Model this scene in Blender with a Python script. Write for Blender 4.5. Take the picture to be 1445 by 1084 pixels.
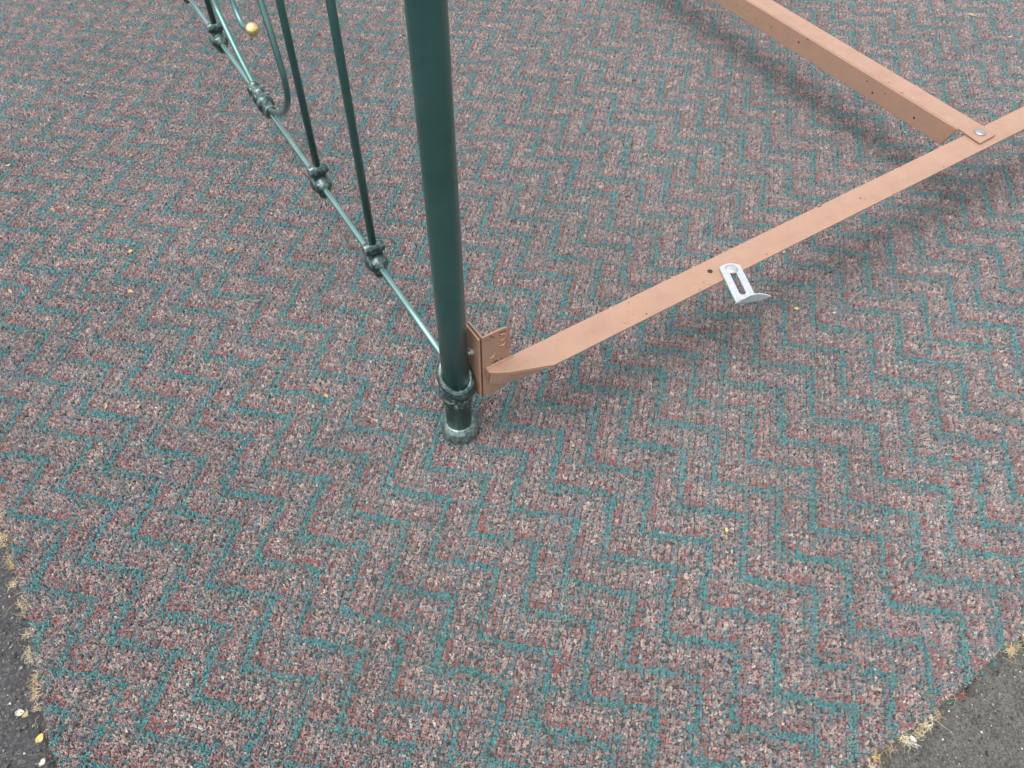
import bpy, bmesh, math, random
import numpy as np
from mathutils import Vector, Matrix, noise
random.seed(7); rng = np.random.default_rng(11)
for o in list(bpy.data.objects): bpy.data.objects.remove(o)
scene = bpy.context.scene
col = scene.collection

# ------------------------------------------------------------------ camera
cam_d = bpy.data.cameras.new('camera'); cam = bpy.data.objects.new('camera', cam_d); col.objects.link(cam)
scene.camera = cam
cam_d.sensor_width = 36.0; cam_d.lens = 1100.0 / 1445.0 * 36.0
cam_d.clip_start = 0.02; cam_d.clip_end = 2000
CR = Vector((0.99994735, 0.00802355, 0.0063973)); CD = Vector((0.01026172, -0.78185079, -0.62338113)); CF = Vector((0.0, 0.62341396, -0.78189196))
cam.matrix_world = Matrix.Translation((0.0784, -0.68286, 0.96999)) @ Matrix((CR, -CD, -CF)).transposed().to_4x4()

# ------------------------------------------------------------------ light: bright overcast
SUN_EL, SUN_AZ = 72.0, 235.0            # azimuth measured from +Y towards +X
world = bpy.data.worlds.new('World'); scene.world = world; world.use_nodes = True
wn = world.node_tree.nodes; wl = world.node_tree.links
bg = wn['Background']; sky = wn.new('ShaderNodeTexSky'); sky.sky_type = 'NISHITA'
sky.sun_disc = False; sky.sun_elevation = math.radians(SUN_EL); sky.sun_rotation = math.radians(SUN_AZ)
sky.dust_density = 4.0; sky.air_density = 1.0; sky.ozone_density = 1.0
hs = wn.new('ShaderNodeHueSaturation'); hs.inputs['Saturation'].default_value = 0.22
wl.new(sky.outputs[0], hs.inputs['Color']); wl.new(hs.outputs[0], bg.inputs['Color'])
bg.inputs['Strength'].default_value = 0.15
sun_d = bpy.data.lights.new('sun', 'SUN'); sun = bpy.data.objects.new('sun', sun_d); col.objects.link(sun)
sun_d.energy = 0.5; sun_d.angle = math.radians(90); sun_d.color = (1.0, 0.97, 0.93)
se, sa = math.radians(SUN_EL), math.radians(SUN_AZ)
sdir = Vector((math.cos(se) * math.sin(sa), math.cos(se) * math.cos(sa), math.sin(se)))
sun.rotation_euler = sdir.to_track_quat('Z', 'Y').to_euler(); sun.location = (0, 0, 6)
vs = scene.view_settings
vs.view_transform = 'Standard'; vs.look = 'None'; vs.gamma = 1.0; vs.use_curve_mapping = False
vs.exposure = 1.20
scene.cycles.max_bounces = 3; scene.cycles.diffuse_bounces = 2; scene.cycles.glossy_bounces = 2

# ------------------------------------------------------------------ material helpers
def new_mat(name):
    m = bpy.data.materials.new(name); m.use_nodes = True
    return m, m.node_tree.nodes, m.node_tree.links, m.node_tree.nodes['Principled BSDF']
def nnoise(n, l, scale, detail=4, rough=0.6, vec=None):
    t = n.new('ShaderNodeTexNoise'); t.inputs['Scale'].default_value = scale
    t.inputs['Detail'].default_value = detail; t.inputs['Roughness'].default_value = rough
    if vec is not None: l.new(vec, t.inputs['Vector'])
    return t
def ramp(n, l, fac, stops):
    r = n.new('ShaderNodeValToRGB'); e = r.color_ramp.elements
    while len(e) > 1: e.remove(e[-1])
    e[0].position, e[0].color = stops[0][0], (*stops[0][1], 1)
    for p, c in stops[1:]:
        x = e.new(p); x.color = (*c, 1)
    l.new(fac, r.inputs['Fac']); return r
def mixc(n, l, fac, a, b):
    x = n.new('ShaderNodeMix'); x.data_type = 'RGBA'
    for s, v in ((x.inputs[0], fac), (x.inputs[6], a), (x.inputs[7], b)):
        if hasattr(v, 'links'): l.new(v, s)
        elif isinstance(v, (int, float)): s.default_value = v
        else: s.default_value = (*v, 1)
    return x.outputs[2]
def bump(n, l, b, h, strength, dist):
    x = n.new('ShaderNodeBump'); x.inputs['Strength'].default_value = strength; x.inputs['Distance'].default_value = dist
    l.new(h, x.inputs['Height']); l.new(x.outputs[0], b.inputs['Normal'])

def wpos(n):                      # world position: same grain on every object
    g = n.new('ShaderNodeNewGeometry'); return g.outputs['Position'], g

def mat_green(name='green_enamel', lo=(.042, .122, .110), hi=(.062, .158, .144), metal=.72):
    m, n, l, b = new_mat(name); p, g = wpos(n)
    a = nnoise(n, l, 900, 3, .6, p); c = nnoise(n, l, 14, 5, .6, p)
    base = ramp(n, l, c.outputs[0], [(0.3, lo), (.7, hi)])
    sp = ramp(n, l, a.outputs[0], [(.66, (0, 0, 0)), (.74, (.35, .35, .35))])
    l.new(mixc(n, l, sp.outputs[0], base.outputs[0], (.20, .30, .28)), b.inputs['Base Color'])
    b.inputs['Coat Weight'].default_value = .35; b.inputs['Coat Roughness'].default_value = .2
    r = ramp(n, l, c.outputs[0], [(.3, (.28,) * 3), (.7, (.38,) * 3)]); l.new(r.outputs[0], b.inputs['Roughness'])
    b.inputs['Metallic'].default_value = metal
    bump(n, l, b, a.outputs[0], .12, .0006)
    return m
def mat_cast():
    m, n, l, b = new_mat('dry_brushed_casting'); p, g = wpos(n)
    a = nnoise(n, l, 150, 5, .65, p)
    pt = n.new('ShaderNodeMath'); pt.operation = 'MULTIPLY_ADD'; pt.inputs[1].default_value = .16
    l.new(a.outputs[0], pt.inputs[0]); l.new(g.outputs['Pointiness'], pt.inputs[2])
    r = ramp(n, l, pt.outputs[0], [(.582, (0, 0, 0)), (.65, (.85, .85, .85))])
    l.new(mixc(n, l, r.outputs[0], (.016, .046, .041), (.28, .36, .34)), b.inputs['Base Color'])
    b.inputs['Metallic'].default_value = .55
    rr = ramp(n, l, r.outputs[0], [(0, (.28,) * 3), (1, (.40,) * 3)]); l.new(rr.outputs[0], b.inputs['Roughness'])
    bump(n, l, b, a.outputs[0], .08, .001)
    b.inputs['Coat Weight'].default_value = .6; b.inputs['Coat Roughness'].default_value = .15
    return m
def mat_copper(name='copper_enamel', worn=0.0):
    m, n, l, b = new_mat(name); p, g = wpos(n)
    c = nnoise(n, l, 22, 6, .65, p); f = nnoise(n, l, 420, 3, .6, p); s = nnoise(n, l, 75, 6, .75, p)
    base = ramp(n, l, c.outputs[0], [(.3, (.270, .158, .106)), (.7, (.345, .207, .142))])
    scr = ramp(n, l, s.outputs[0], [(.615 - worn, (0, 0, 0)), (.675 - worn, (.8,) * 3)])
    sm = n.new('ShaderNodeMath'); sm.operation = 'MULTIPLY'
    pm = ramp(n, l, c.outputs[0], [(.48 - worn, (0, 0, 0)), (.58 - worn, (1,) * 3)])
    l.new(scr.outputs[0], sm.inputs[0]); l.new(pm.outputs[0], sm.inputs[1])
    c1 = mixc(n, l, sm.outputs[0], base.outputs[0], (.13, .065, .04))
    pit = ramp(n, l, f.outputs[0], [(.66, (0, 0, 0)), (.74, (.5,) * 3)])
    c2 = mixc(n, l, pit.outputs[0], c1, (.20, .10, .065))
    edge = ramp(n, l, g.outputs['Pointiness'], [(.53, (0, 0, 0)), (.60, (.5,) * 3)])
    l.new(mixc(n, l, edge.outputs[0], c2, (.42, .27, .20)), b.inputs['Base Color'])
    rr = ramp(n, l, c.outputs[0], [(.3, (.55,) * 3), (.7, (.36,) * 3)]); l.new(rr.outputs[0], b.inputs['Roughness']); b.inputs['Metallic'].default_value = .10
    bump(n, l, b, f.outputs[0], .10, .0006)
    return m
def mat_plain(name, c, rough=.5, metal=0, grain=0, dark=None):
    m, n, l, b = new_mat(name); p, g = wpos(n)
    a = nnoise(n, l, 180, 5, .7, p)
    d = dark or tuple(x * .7 for x in c)
    r = ramp(n, l, a.outputs[0], [(.3, d), (.6, c)]); l.new(r.outputs[0], b.inputs['Base Color'])
    b.inputs['Roughness'].default_value = rough; b.inputs['Metallic'].default_value = metal
    if grain: bump(n, l, b, a.outputs[0], grain, .001)
    return m
def mat_ground():
    m, n, l, b = new_mat('old_asphalt'); p, g = wpos(n)
    big = nnoise(n, l, .9, 5, .6, p); mid = nnoise(n, l, 38, 6, .7, p); fin = nnoise(n, l, 420, 4, .7, p)
    vo = n.new('ShaderNodeTexVoronoi'); vo.inputs['Scale'].default_value = 330; l.new(p, vo.inputs['Vector'])
    # resurfaced dark strip and the older, paler lane meet somewhere under the carpet
    sx = n.new('ShaderNodeSeparateXYZ'); l.new(p, sx.inputs[0])
    ad = n.new('ShaderNodeMath'); ad.operation = 'MULTIPLY_ADD'; ad.inputs[1].default_value = .5
    l.new(big.outputs[0], ad.inputs[0]); l.new(sx.outputs[0], ad.inputs[2])
    lane = ramp(n, l, ad.outputs[0], [(.25, (0, 0, 0)), (.30, (1, 1, 1))])
    dk = ramp(n, l, mid.outputs[0], [(.3, (.030, .031, .034)), (.7, (.075, .075, .078))])
    pa = ramp(n, l, mid.outputs[0], [(.3, (.072, .069, .060)), (.7, (.135, .130, .114))])
    c = mixc(n, l, lane.outputs[0], dk.outputs[0], pa.outputs[0])
    agg = ramp(n, l, vo.outputs['Color'], [(.55, (0, 0, 0)), (.85, (.38,) * 3)])
    c = mixc(n, l, agg.outputs[0], c, (.22, .215, .20))
    fl = ramp(n, l, fin.outputs[0], [(.42, (.75,) * 3), (.5, (0, 0, 0))])
    l.new(mixc(n, l, fl.outputs[0], c, (.025, .025, .025)), b.inputs['Base Color'])
    b.inputs['Roughness'].default_value = .88
    hh = n.new('ShaderNodeMath'); hh.operation = 'ADD'; l.new(mid.outputs[0], hh.inputs[0]); l.new(fin.outputs[0], hh.inputs[1])
    bump(n, l, b, hh.outputs[0], .8, .004)
    return m
PAL = {   # yarn colours and their share in each zone of the pattern
 'teal': [((.052, .275, .280), .39), ((.042, .195, .208), .25), ((.110, .345, .340), .15), ((.15, .21, .24), .12), ((.38, .32, .29), .05), ((.032, .042, .048), .04)],
 'red':  [((.380, .118, .112), .25), ((.265, .105, .102), .20), ((.370, .225, .210), .22), ((.18, .205, .23), .15), ((.48, .38, .335), .09), ((.065, .21, .22), .05), ((.042, .046, .050), .07)],
 'faint': [((.090, .235, .245), .17), ((.185, .215, .245), .25), ((.350, .240, .225), .22), ((.460, .355, .310), .18), ((.060, .180, .190), .08), ((.045, .050, .055), .08)],
 'sand': [((.490, .372, .336), .25), ((.375, .240, .232), .22), ((.660, .560, .485), .085), ((.185, .212, .245), .17), ((.325, .120, .110), .085), ((.065, .23, .235), .07), ((.055, .060, .065), .14)],
 'mid':  [((.430, .325, .285), .20), ((.330, .215, .205), .19), ((.175, .205, .240), .19), ((.300, .115, .108), .09), ((.060, .235, .240), .20), ((.048, .052, .056), .13)]}
# weave coordinates in units of one zigzag stroke (95 mm); the carpet is pulled slightly out of square
QC = np.array([[-6.10306388, 3.79444766], [10.61056222, -1.7618193], [-2.23120308, -10.34990806],
               [-0.16248876, 0.10968571], [-0.33541608, 0.48414134], [0.06188098, 0.26784324]])
G = 30; RW = 3; H2 = 5          # 30 tufts to a stroke, three to a yarn row, five rows between lines
def mat_tuft():
    m, n, l, b = new_mat('carpet_yarn')
    def mth(op, a, c=None, d=None):
        x = n.new('ShaderNodeMath'); x.operation = op
        for i, v in enumerate((a, c, d)):
            if v is None: continue
            if isinstance(v, (int, float)): x.inputs[i].default_value = v
            else: l.new(v, x.inputs[i])
        return x.outputs[0]
    p, g = wpos(n)
    ct = n.new('ShaderNodeAttribute'); ct.attribute_name = 'ctr'; fb = n.new('ShaderNodeAttribute'); fb.attribute_name = 'fib'
    ad = n.new('ShaderNodeVectorMath'); ad.operation = 'ADD'; l.new(p, ad.inputs[0]); l.new(ct.outputs['Vector'], ad.inputs[1])
    sx = n.new('ShaderNodeSeparateXYZ'); l.new(ad.outputs[0], sx.inputs[0]); x, y = sx.outputs[0], sx.outputs[1]
    wa = nnoise(n, l, 26, 1, .5, ad.outputs[0]); ws = n.new('ShaderNodeSeparateColor'); l.new(wa.outputs['Color'], ws.inputs[0])
    x = mth('MULTIPLY_ADD', ws.outputs[0], .012, mth('SUBTRACT', x, .006)); y = mth('MULTIPLY_ADD', ws.outputs[1], .012, mth('SUBTRACT', y, .006))
    x2, xy, y2 = mth('MULTIPLY', x, x), mth('MULTIPLY', x, y), mth('MULTIPLY', y, y)
    def quad(k):
        v = mth('MULTIPLY_ADD', x, float(QC[1, k]) * G, float(QC[0, k]) * G)
        for t, r in ((y, 2), (x2, 3), (xy, 4), (y2, 5)): v = mth('MULTIPLY_ADD', t, float(QC[r, k]) * G, v)
        return mth('FLOOR', v)
    P, Q = quad(0), quad(1)
    cv = n.new('ShaderNodeCombineXYZ'); l.new(P, cv.inputs[0]); l.new(Q, cv.inputs[1])
    w1 = n.new('ShaderNodeTexWhiteNoise'); w1.noise_dimensions = '3D'; l.new(cv.outputs[0], w1.inputs['Vector'])
    cf = n.new('ShaderNodeCombineXYZ'); l.new(P, cf.inputs[0]); l.new(Q, cf.inputs[1]); l.new(mth('FLOOR', mth('MULTIPLY', fb.outputs['Fac'], 37.0)), cf.inputs[2])
    w2 = n.new('ShaderNodeTexWhiteNoise'); w2.noise_dimensions = '3D'; l.new(cf.outputs[0], w2.inputs['Vector'])
    s1 = n.new('ShaderNodeSeparateColor'); l.new(w1.outputs['Color'], s1.inputs[0]); s2 = n.new('ShaderNodeSeparateColor'); l.new(w2.outputs['Color'], s2.inputs[0])
    # yarns wander by a row now and then
    jit = mth('MULTIPLY', mth('SUBTRACT', mth('GREATER_THAN', s1.outputs[0], .93), mth('LESS_THAN', s1.outputs[0], .09)), float(RW))
    half = mth('LESS_THAN', mth('FLOORED_MODULO', mth('ADD', mth('FLOOR', mth('DIVIDE', P, float(RW))), mth('FLOOR', mth('DIVIDE', Q, float(RW)))), 4.0 * H2), 2.0 * H2)
    pa = mth('FLOORED_MODULO', mth('FLOOR', mth('DIVIDE', mth('SUBTRACT', mth('SUBTRACT', RW - 1.0, Q), mth('MULTIPLY', jit, -1.0)), float(RW))), float(H2))
    pb = mth('FLOORED_MODULO', mth('FLOOR', mth('DIVIDE', mth('ADD', P, jit), float(RW))), float(H2))
    ph = mth('ADD', mth('MULTIPLY', half, pa), mth('MULTIPLY', mth('SUBTRACT', 1.0, half), pb))
    # a heather yarn: the fibre follows its tuft or goes its own way
    own = mth('LESS_THAN', s2.outputs[0], .27)
    pick = mth('ADD', mth('MULTIPLY', own, s2.outputs[1]), mth('MULTIPLY', mth('SUBTRACT', 1.0, own), s1.outputs[1]))
    def pr(name):
        r = n.new('ShaderNodeValToRGB'); r.color_ramp.interpolation = 'CONSTANT'; e = r.color_ramp.elements; tot = sum(w for c, w in PAL[name]); acc = 0
        e.remove(e[-1])
        for i, (c, w) in enumerate(PAL[name]):
            q = e[0] if i == 0 else e.new(acc / tot); q.color = (*c, 1); acc += w
        e[0].position = 0
        l.new(pick, r.inputs[0]); return r.outputs[0]
    c = mixc(n, l, mth('LESS_THAN', ph, 3.5), pr('mid'), pr('sand'))
    oth = mth('ADD', mth('MULTIPLY', half, pb), mth('MULTIPLY', mth('SUBTRACT', 1.0, half), pa))
    c = mixc(n, l, mth('LESS_THAN', ph, 1.5), c, pr('red'))
    c = mixc(n, l, mth('LESS_THAN', oth, .5), c, pr('faint'))
    c = mixc(n, l, mth('LESS_THAN', ph, .5), c, pr('teal'))
    so = nnoise(n, l, 4.0, 2, .6, p); k1 = mth('MULTIPLY_ADD', so.outputs[0], .5, .75)
    k = mth('MULTIPLY', k1, mth('MULTIPLY_ADD', s2.outputs[2], .5, .75))
    sc = n.new('ShaderNodeVectorMath'); sc.operation = 'SCALE'; l.new(c, sc.inputs[0]); l.new(k, sc.inputs['Scale'])
    l.new(sc.outputs[0], b.inputs['Base Color'])
    b.inputs['Roughness'].default_value = .75; b.inputs['Specular IOR Level'].default_value = .2
    b.inputs['Sheen Weight'].default_value = .34; b.inputs['Sheen Roughness'].default_value = .5
    return m
def mat_vcol(name, rough=.8):
    m, n, l, b = new_mat(name); at = n.new('ShaderNodeAttribute'); at.attribute_name = 'yarn'
    p, g = wpos(n); a = nnoise(n, l, 700, 2, .6, p)
    k = ramp(n, l, a.outputs[0], [(.3, (.75,) * 3), (.7, (1.15,) * 3)])
    x = n.new('ShaderNodeMix'); x.data_type = 'RGBA'; x.blend_type = 'MULTIPLY'; x.inputs[0].default_value = 1
    l.new(at.outputs['Color'], x.inputs[6]); l.new(k.outputs[0], x.inputs[7]); l.new(x.outputs[2], b.inputs['Base Color'])
    b.inputs['Roughness'].default_value = rough
    return m
M = dict(green=mat_green(), pale=mat_green('skylit_green_enamel', (.150, .285, .260), (.220, .370, .340), .85), soft=mat_green('half_skylit_green_enamel', (.085, .190, .172), (.125, .245, .225), .8), cast=mat_cast(), copper=mat_copper(), worn=mat_copper('worn_copper_enamel', .055), ground=mat_ground(), tuft=mat_tuft(), strand=mat_vcol('loose_fibre'), grit=mat_vcol('grit_stone', .9),  # paler greens carry the sky highlight of bottom rail and scroll rods as base colour
         zinc=mat_plain('white_zinc', (.42, .45, .46), .42, .15, .1, (.33, .36, .37)), screw=mat_plain('grey_zinc', (.40, .43, .43), .35, .4, .1), steel=mat_plain('worn_steel', (.42, .43, .43), .36, .8, .1),
         rust=mat_plain('rusty_steel', (.12, .055, .035), .8, .2, .3), gold=mat_plain('brass', (.82, .62, .28), .30, .9, .15, (.62, .42, .14)),
         back=mat_plain('jute_backing', (.10, .085, .07), .95, 0, .5), dark=mat_plain('black_steel', (.02, .02, .02), .6, .2))

# ------------------------------------------------------------------ mesh helpers
def obj(name, me, mat, parent=None, loc=None, smooth=False):
    if isinstance(me, bmesh.types.BMesh):
        bm = me; me = bpy.data.meshes.new(name); bmesh.ops.recalc_face_normals(bm, faces=bm.faces[:]); bm.to_mesh(me); bm.free()
    if mat and not me.materials: me.materials.append(M[mat] if isinstance(mat, str) else mat)
    if smooth: me.polygons.foreach_set('use_smooth', [True] * len(me.polygons))
    o = bpy.data.objects.new(name, me); col.objects.link(o)
    if loc is not None: o.location = loc
    if parent: o.parent = parent
    return o
def tag(o, label=None, cat=None, group=None, kind=None):
    for k, v in (('label', label), ('category', cat), ('group', group), ('kind', kind)):
        if v: o[k] = v
    return o
def empty(name, loc=(0, 0, 0)):
    o = bpy.data.objects.new(name, None); o.location = loc; o.empty_display_size = .05; col.objects.link(o); return o
def tube(bm, pts, r, seg=14, cap=True):
    pts = [Vector(p) for p in pts]; rs = r if isinstance(r, (list, tuple)) else [r] * len(pts)
    rings = []; ref = None
    for i, p in enumerate(pts):
        t = (pts[min(i + 1, len(pts) - 1)] - pts[max(i - 1, 0)]).normalized()
        if ref is None:
            ref = t.orthogonal().normalized()
        ref = (ref - t * ref.dot(t)).normalized(); b = t.cross(ref)
        rings.append([bm.verts.new(p + (ref * math.cos(a) + b * math.sin(a)) * rs[i]) for a in (2 * math.pi * k / seg for k in range(seg))])
    for A, B in zip(rings, rings[1:]):
        for k in range(seg): bm.faces.new((A[k], A[(k + 1) % seg], B[(k + 1) % seg], B[k]))
    if cap: bm.faces.new(rings[0][::-1]); bm.faces.new(rings[-1])
def smooth_path(pts, n=8):
    P = [Vector(p) for p in pts]; out = []
    for i in range(len(P) - 1):
        a, b, c, d = P[max(i - 1, 0)], P[i], P[i + 1], P[min(i + 2, len(P) - 1)]
        for k in range(n):
            t = k / n
            out.append(.5 * ((2 * b) + (c - a) * t + (2 * a - 5 * b + 4 * c - d) * t * t + (3 * b - a - 3 * c + d) * t ** 3))
    out.append(P[-1]); return out
def lathe(bm, prof, seg=40):
    rings = [[bm.verts.new((r * math.cos(2 * math.pi * k / seg), r * math.sin(2 * math.pi * k / seg), z)) for k in range(seg)] for r, z in prof]
    for A, B in zip(rings, rings[1:]):
        for k in range(seg): bm.faces.new((A[k], A[(k + 1) % seg], B[(k + 1) % seg], B[k]))
    bm.faces.new(rings[0][::-1]); bm.faces.new(rings[-1])
def prism(bm, poly, n0, n1, f):               # polygon extruded between two offsets; f(u, v, w) -> point
    A = [bm.verts.new(f(u, v, n0)) for u, v in poly]; B = [bm.verts.new(f(u, v, n1)) for u, v in poly]
    k = len(poly); bm.faces.new(A); bm.faces.new(B[::-1])
    for i in range(k): bm.faces.new((A[i], A[(i + 1) % k], B[(i + 1) % k], B[i]))
def blob(bm, c, s, rot=None, sub=3):
    m = Matrix.Translation(c) @ (rot.to_4x4() if rot else Matrix.Identity(4)) @ Matrix.Diagonal((*s, 1))
    bmesh.ops.create_icosphere(bm, subdivisions=sub, radius=1, matrix=m)
def rbox(bm, c, s, rot=None):
    m = Matrix.Translation(c) @ (rot.to_4x4() if rot else Matrix.Identity(4)) @ Matrix.Diagonal((s[0] * 2, s[1] * 2, s[2] * 2, 1))
    bmesh.ops.create_cube(bm, size=1, matrix=m)
def bevel(o, w, seg=2, ang=30):
    md = o.modifiers.new('bevel', 'BEVEL'); md.width = w; md.segments = seg; md.limit_method = 'ANGLE'; md.angle_limit = math.radians(ang)
def fuse(o, voxel=.0009, it=5):               # melt lumps together into one cast piece
    r = o.modifiers.new('fuse', 'REMESH'); r.mode = 'VOXEL'; r.voxel_size = voxel; r.use_smooth_shade = True
    s = o.modifiers.new('soften', 'SMOOTH'); s.iterations = it; s.factor = .5

# ------------------------------------------------------------------ ground
bm = bmesh.new()
bmesh.ops.create_grid(bm, x_segments=8, y_segments=8, size=150)
g = obj('asphalt_ground', bm, 'ground', loc=(0, 0, -.0125)); g['kind'] = 'structure'

# ------------------------------------------------------------------ carpet
CO = np.array((-.183, -.908)); CU = np.array((.838, .5454)); CW = np.array((-.5131, .8583))   # corner, right edge, left edge
CLU, CLW = 3.0, 2.85
carpet = tag(empty('carpet', (CO[0], CO[1], -.0125)), 'heathered carpet with teal and dusty red zigzag steps, frayed cut edges, on asphalt', 'carpet')
def CP(v): return (v[0] - CO[0], v[1] - CO[1], v[2] + .0125)
# edge wobble of the cut
def wob(t, s): return .0015 * math.sin(t * 9 + s) + .002 * math.sin(t * 23 + 2 * s) + .0012 * math.sin(t * 61 + s)
wobv = np.vectorize(wob)
bm = bmesh.new(); ring = []
K = 120
for i in range(K): ring.append(CO + CU * CLU * i / K + CW * (wob(CLU * i / K, 1) + .003))
for i in range(K): ring.append(CO + CU * (CLU - .003) + CW * CLW * i / K)
for i in range(K): ring.append(CO + CU * CLU * (1 - i / K) + CW * (CLW - .003))
for i in range(K): ring.append(CO + CW * CLW * (1 - i / K) + CU * (wob(CLW * (1 - i / K), 2) + .003))
A = [bm.verts.new(CP((*p, -.0085))) for p in ring]; B = [bm.verts.new(CP((*p, -.0045))) for p in ring]
bm.faces.new(A[::-1]); bm.faces.new(B)
for i in range(len(A)): bm.faces.new((A[i], A[(i + 1) % len(A)], B[(i + 1) % len(A)], B[i]))
obj('backing', bm, 'back', carpet)

def weave(xy):
    x, y = xy[:, 0], xy[:, 1]
    return np.stack([np.ones_like(x), x, y, x * x, x * y, y * y], 1) @ QC
Ji = np.linalg.inv(QC[1:3].T)
def lin(pq): return (np.asarray(pq, float) - QC[0]) @ Ji.T           # weave -> metres, straight rows
# one tuft: a soft core and a handful of curled plies
def tuft(cx, cy, cz, r, V, F, C, B):
    core = len(V); rr = .0014 * r.uniform(.85, 1.15); hh = .0028 * r.uniform(.85, 1.15); k0 = r.random()
    for a in range(5): V.append((cx + rr * math.cos(a * 1.2566), cy + rr * math.sin(a * 1.2566), cz - .0045))
    for a in range(5): V.append((cx + rr * .9 * math.cos(a * 1.2566 + .6), cy + rr * .9 * math.sin(a * 1.2566 + .6), cz - .0045 + hh))
    V.append((cx, cy, cz - .0036 + hh))
    for a in range(5):
        d = (a + 1) % 5; F.append((core + a, core + d, core + 5 + a)); F.append((core + d, core + 5 + d, core + 5 + a)); F.append((core + 5 + a, core + 5 + d, core + 10))
    C.extend([(cx, cy)] * 11); B.extend([k0] * 11)
    n = r.choice((5, 6, 6, 7)); off = r.uniform(0, 6.28); lx, ly = r.gauss(0, .0003), r.gauss(0, .0003)
    for f in range(n):
        a = off + 6.283 * f / n + r.gauss(0, .3); rad = .00044 * r.uniform(.75, 1.25); k = r.random()
        out = .0010 * r.uniform(.4, 1.2); top = .0015 * r.uniform(.2, 1.3); h = .0052 * r.uniform(.78, 1.12)
        tw = a + r.gauss(0, .7)
        P3 = [(cx + out * .5 * math.cos(a), cy + out * .5 * math.sin(a), cz - .0045), (cx + lx + out * math.cos(a), cy + ly + out * math.sin(a), cz - .0045 + h * .72),
              (cx + 2 * lx + (out + top * .5) * math.cos(tw), cy + 2 * ly + (out + top * .5) * math.sin(tw), cz - .0045 + h),
              (cx + 2 * lx + (out + top) * math.cos(tw), cy + 2 * ly + (out + top) * math.sin(tw), cz - .0045 + h * .88)]
        b0 = len(V)
        for i, q in enumerate(P3):
            ax = tw if i else a; ux, uy = -math.sin(ax), math.cos(ax); w = rad * (1, 1.15, 1.05, .55)[i]
            # triangular ply: two side edges and an outer ridge
            nx, nz = (1, 0) if i < 2 else (.35, .94)
            V.append((q[0] + ux * w, q[1] + uy * w, q[2])); V.append((q[0] - ux * w, q[1] - uy * w, q[2])); V.append((q[0] + math.cos(ax) * nx * w, q[1] + math.sin(ax) * nx * w, q[2] + nz * w))
        for i in range(3):
            for e in range(3): F.append((b0 + 3 * i + e, b0 + 3 * i + (e + 1) % 3, b0 + 3 * i + 3 + (e + 1) % 3, b0 + 3 * i + 3 + e))
        F.append((b0 + 9, b0 + 10, b0 + 11)); C.extend([(cx, cy)] * 12); B.extend([k] * 12)
def tuft_object(name, cells, seed):                                   # prototype geometry for the pile, not linked to the scene
    r = random.Random(seed); V, F, C, B = [], [], [], []
    for (a, c) in cells:
        ka, kc = (int(a) % RW - 1, int(c) % RW - 1) if len(cells) > 1 else (0, 0)      # rows bunch up and leave a furrow between them
        q = (np.array([a - .14 * ka + r.gauss(0, .17), c - .09 * kc + r.gauss(0, .19)]) / G) @ Ji.T
        tuft(q[0], q[1], r.gauss(0, .0004) - .0008 * abs(ka) - .0004 * abs(kc), r, V, F, C, B)
    me = bpy.data.meshes.new(name); me.from_pydata(V, [], F); va = np.array(V)
    ctr = np.zeros((len(V), 3), np.float32); ctr[:, :2] = np.array(C) - va[:, :2]
    at = me.attributes.new('ctr', 'FLOAT_VECTOR', 'POINT'); at.data.foreach_set('vector', ctr.ravel())
    at = me.attributes.new('fib', 'FLOAT', 'POINT'); at.data.foreach_set('value', np.array(B, np.float32))
    me.polygons.foreach_set('use_smooth', [True] * len(me.polygons)); me.materials.append(M['tuft'])
    return bpy.data.objects.new(name, me)
blocks = [tuft_object('pile_block', [(a + .5, c + .5) for a in range(G) for c in range(G)], 100 + k) for k in range(4)]
singles = [tuft_object('pile_tuft', [(0, 0)], 200 + k) for k in range(14)]
den = CU[0] * CW[1] - CU[1] * CW[0]
def uw(xy):
    rel = np.asarray(xy) - CO
    return (rel[..., 0] * CW[1] - rel[..., 1] * CW[0]) / den, (CU[0] * rel[..., 1] - CU[1] * rel[..., 0]) / den
def inside(xy, m):
    u, w = uw(xy); return (u > wobv(np.clip(w, 0, 4), 2) + m) & (w > wobv(np.clip(u, 0, 4), 1) + m) & (u < CLU - m) & (w < CLW - m)
cor = np.array([CO, CO + CU * CLU, CO + CW * CLW, CO + CU * CLU + CW * CLW]); wc = (cor @ QC[1:3]) + QC[0]
pts, sel = [], []
ca, cc = np.meshgrid(np.arange(G) + .5, np.arange(G) + .5, indexing='ij'); cells = np.stack([ca.ravel(), cc.ravel()], 1) / G
for i in range(int(wc[:, 0].min()) - 2, int(wc[:, 0].max()) + 3):
    for j in range(int(wc[:, 1].min()) - 2, int(wc[:, 1].max()) + 3):
        c4 = lin([(i, j), (i + 1, j), (i, j + 1), (i + 1, j + 1)]); ok = inside(c4, .012)
        if ok.all(): pts.append(lin((i, j))); sel.append(0)
        else:
            q = lin(cells - ((cells * G).astype(int) % RW - 1) * (.14 / G, .09 / G) + (i, j)); q = q[inside(q, .001 + .0035 * np.abs(np.sin(q[:, 0] * 190 + 3 * np.sin(q[:, 1] * 140))) + rng.exponential(.0012, len(q)))]
            pts.extend(q); sel.extend([1] * len(q))
pts = np.array(pts); sel = np.array(sel, np.int32)
u_, w_ = uw(pts); zz = .0005 * np.sin(pts[:, 0] * 9 + pts[:, 1] * 5) + .0005 * np.sin(pts[:, 1] * 11 - pts[:, 0] * 4)
zz = zz - np.where(sel == 1, np.clip(.014 - np.minimum(u_, w_), 0, .014) * .16, 0)
me = bpy.data.meshes.new('pile'); me.vertices.add(len(pts))
me.vertices.foreach_set('co', np.stack([pts[:, 0] - CO[0], pts[:, 1] - CO[1], zz + .0122], 1).astype(np.float32).ravel())
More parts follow.
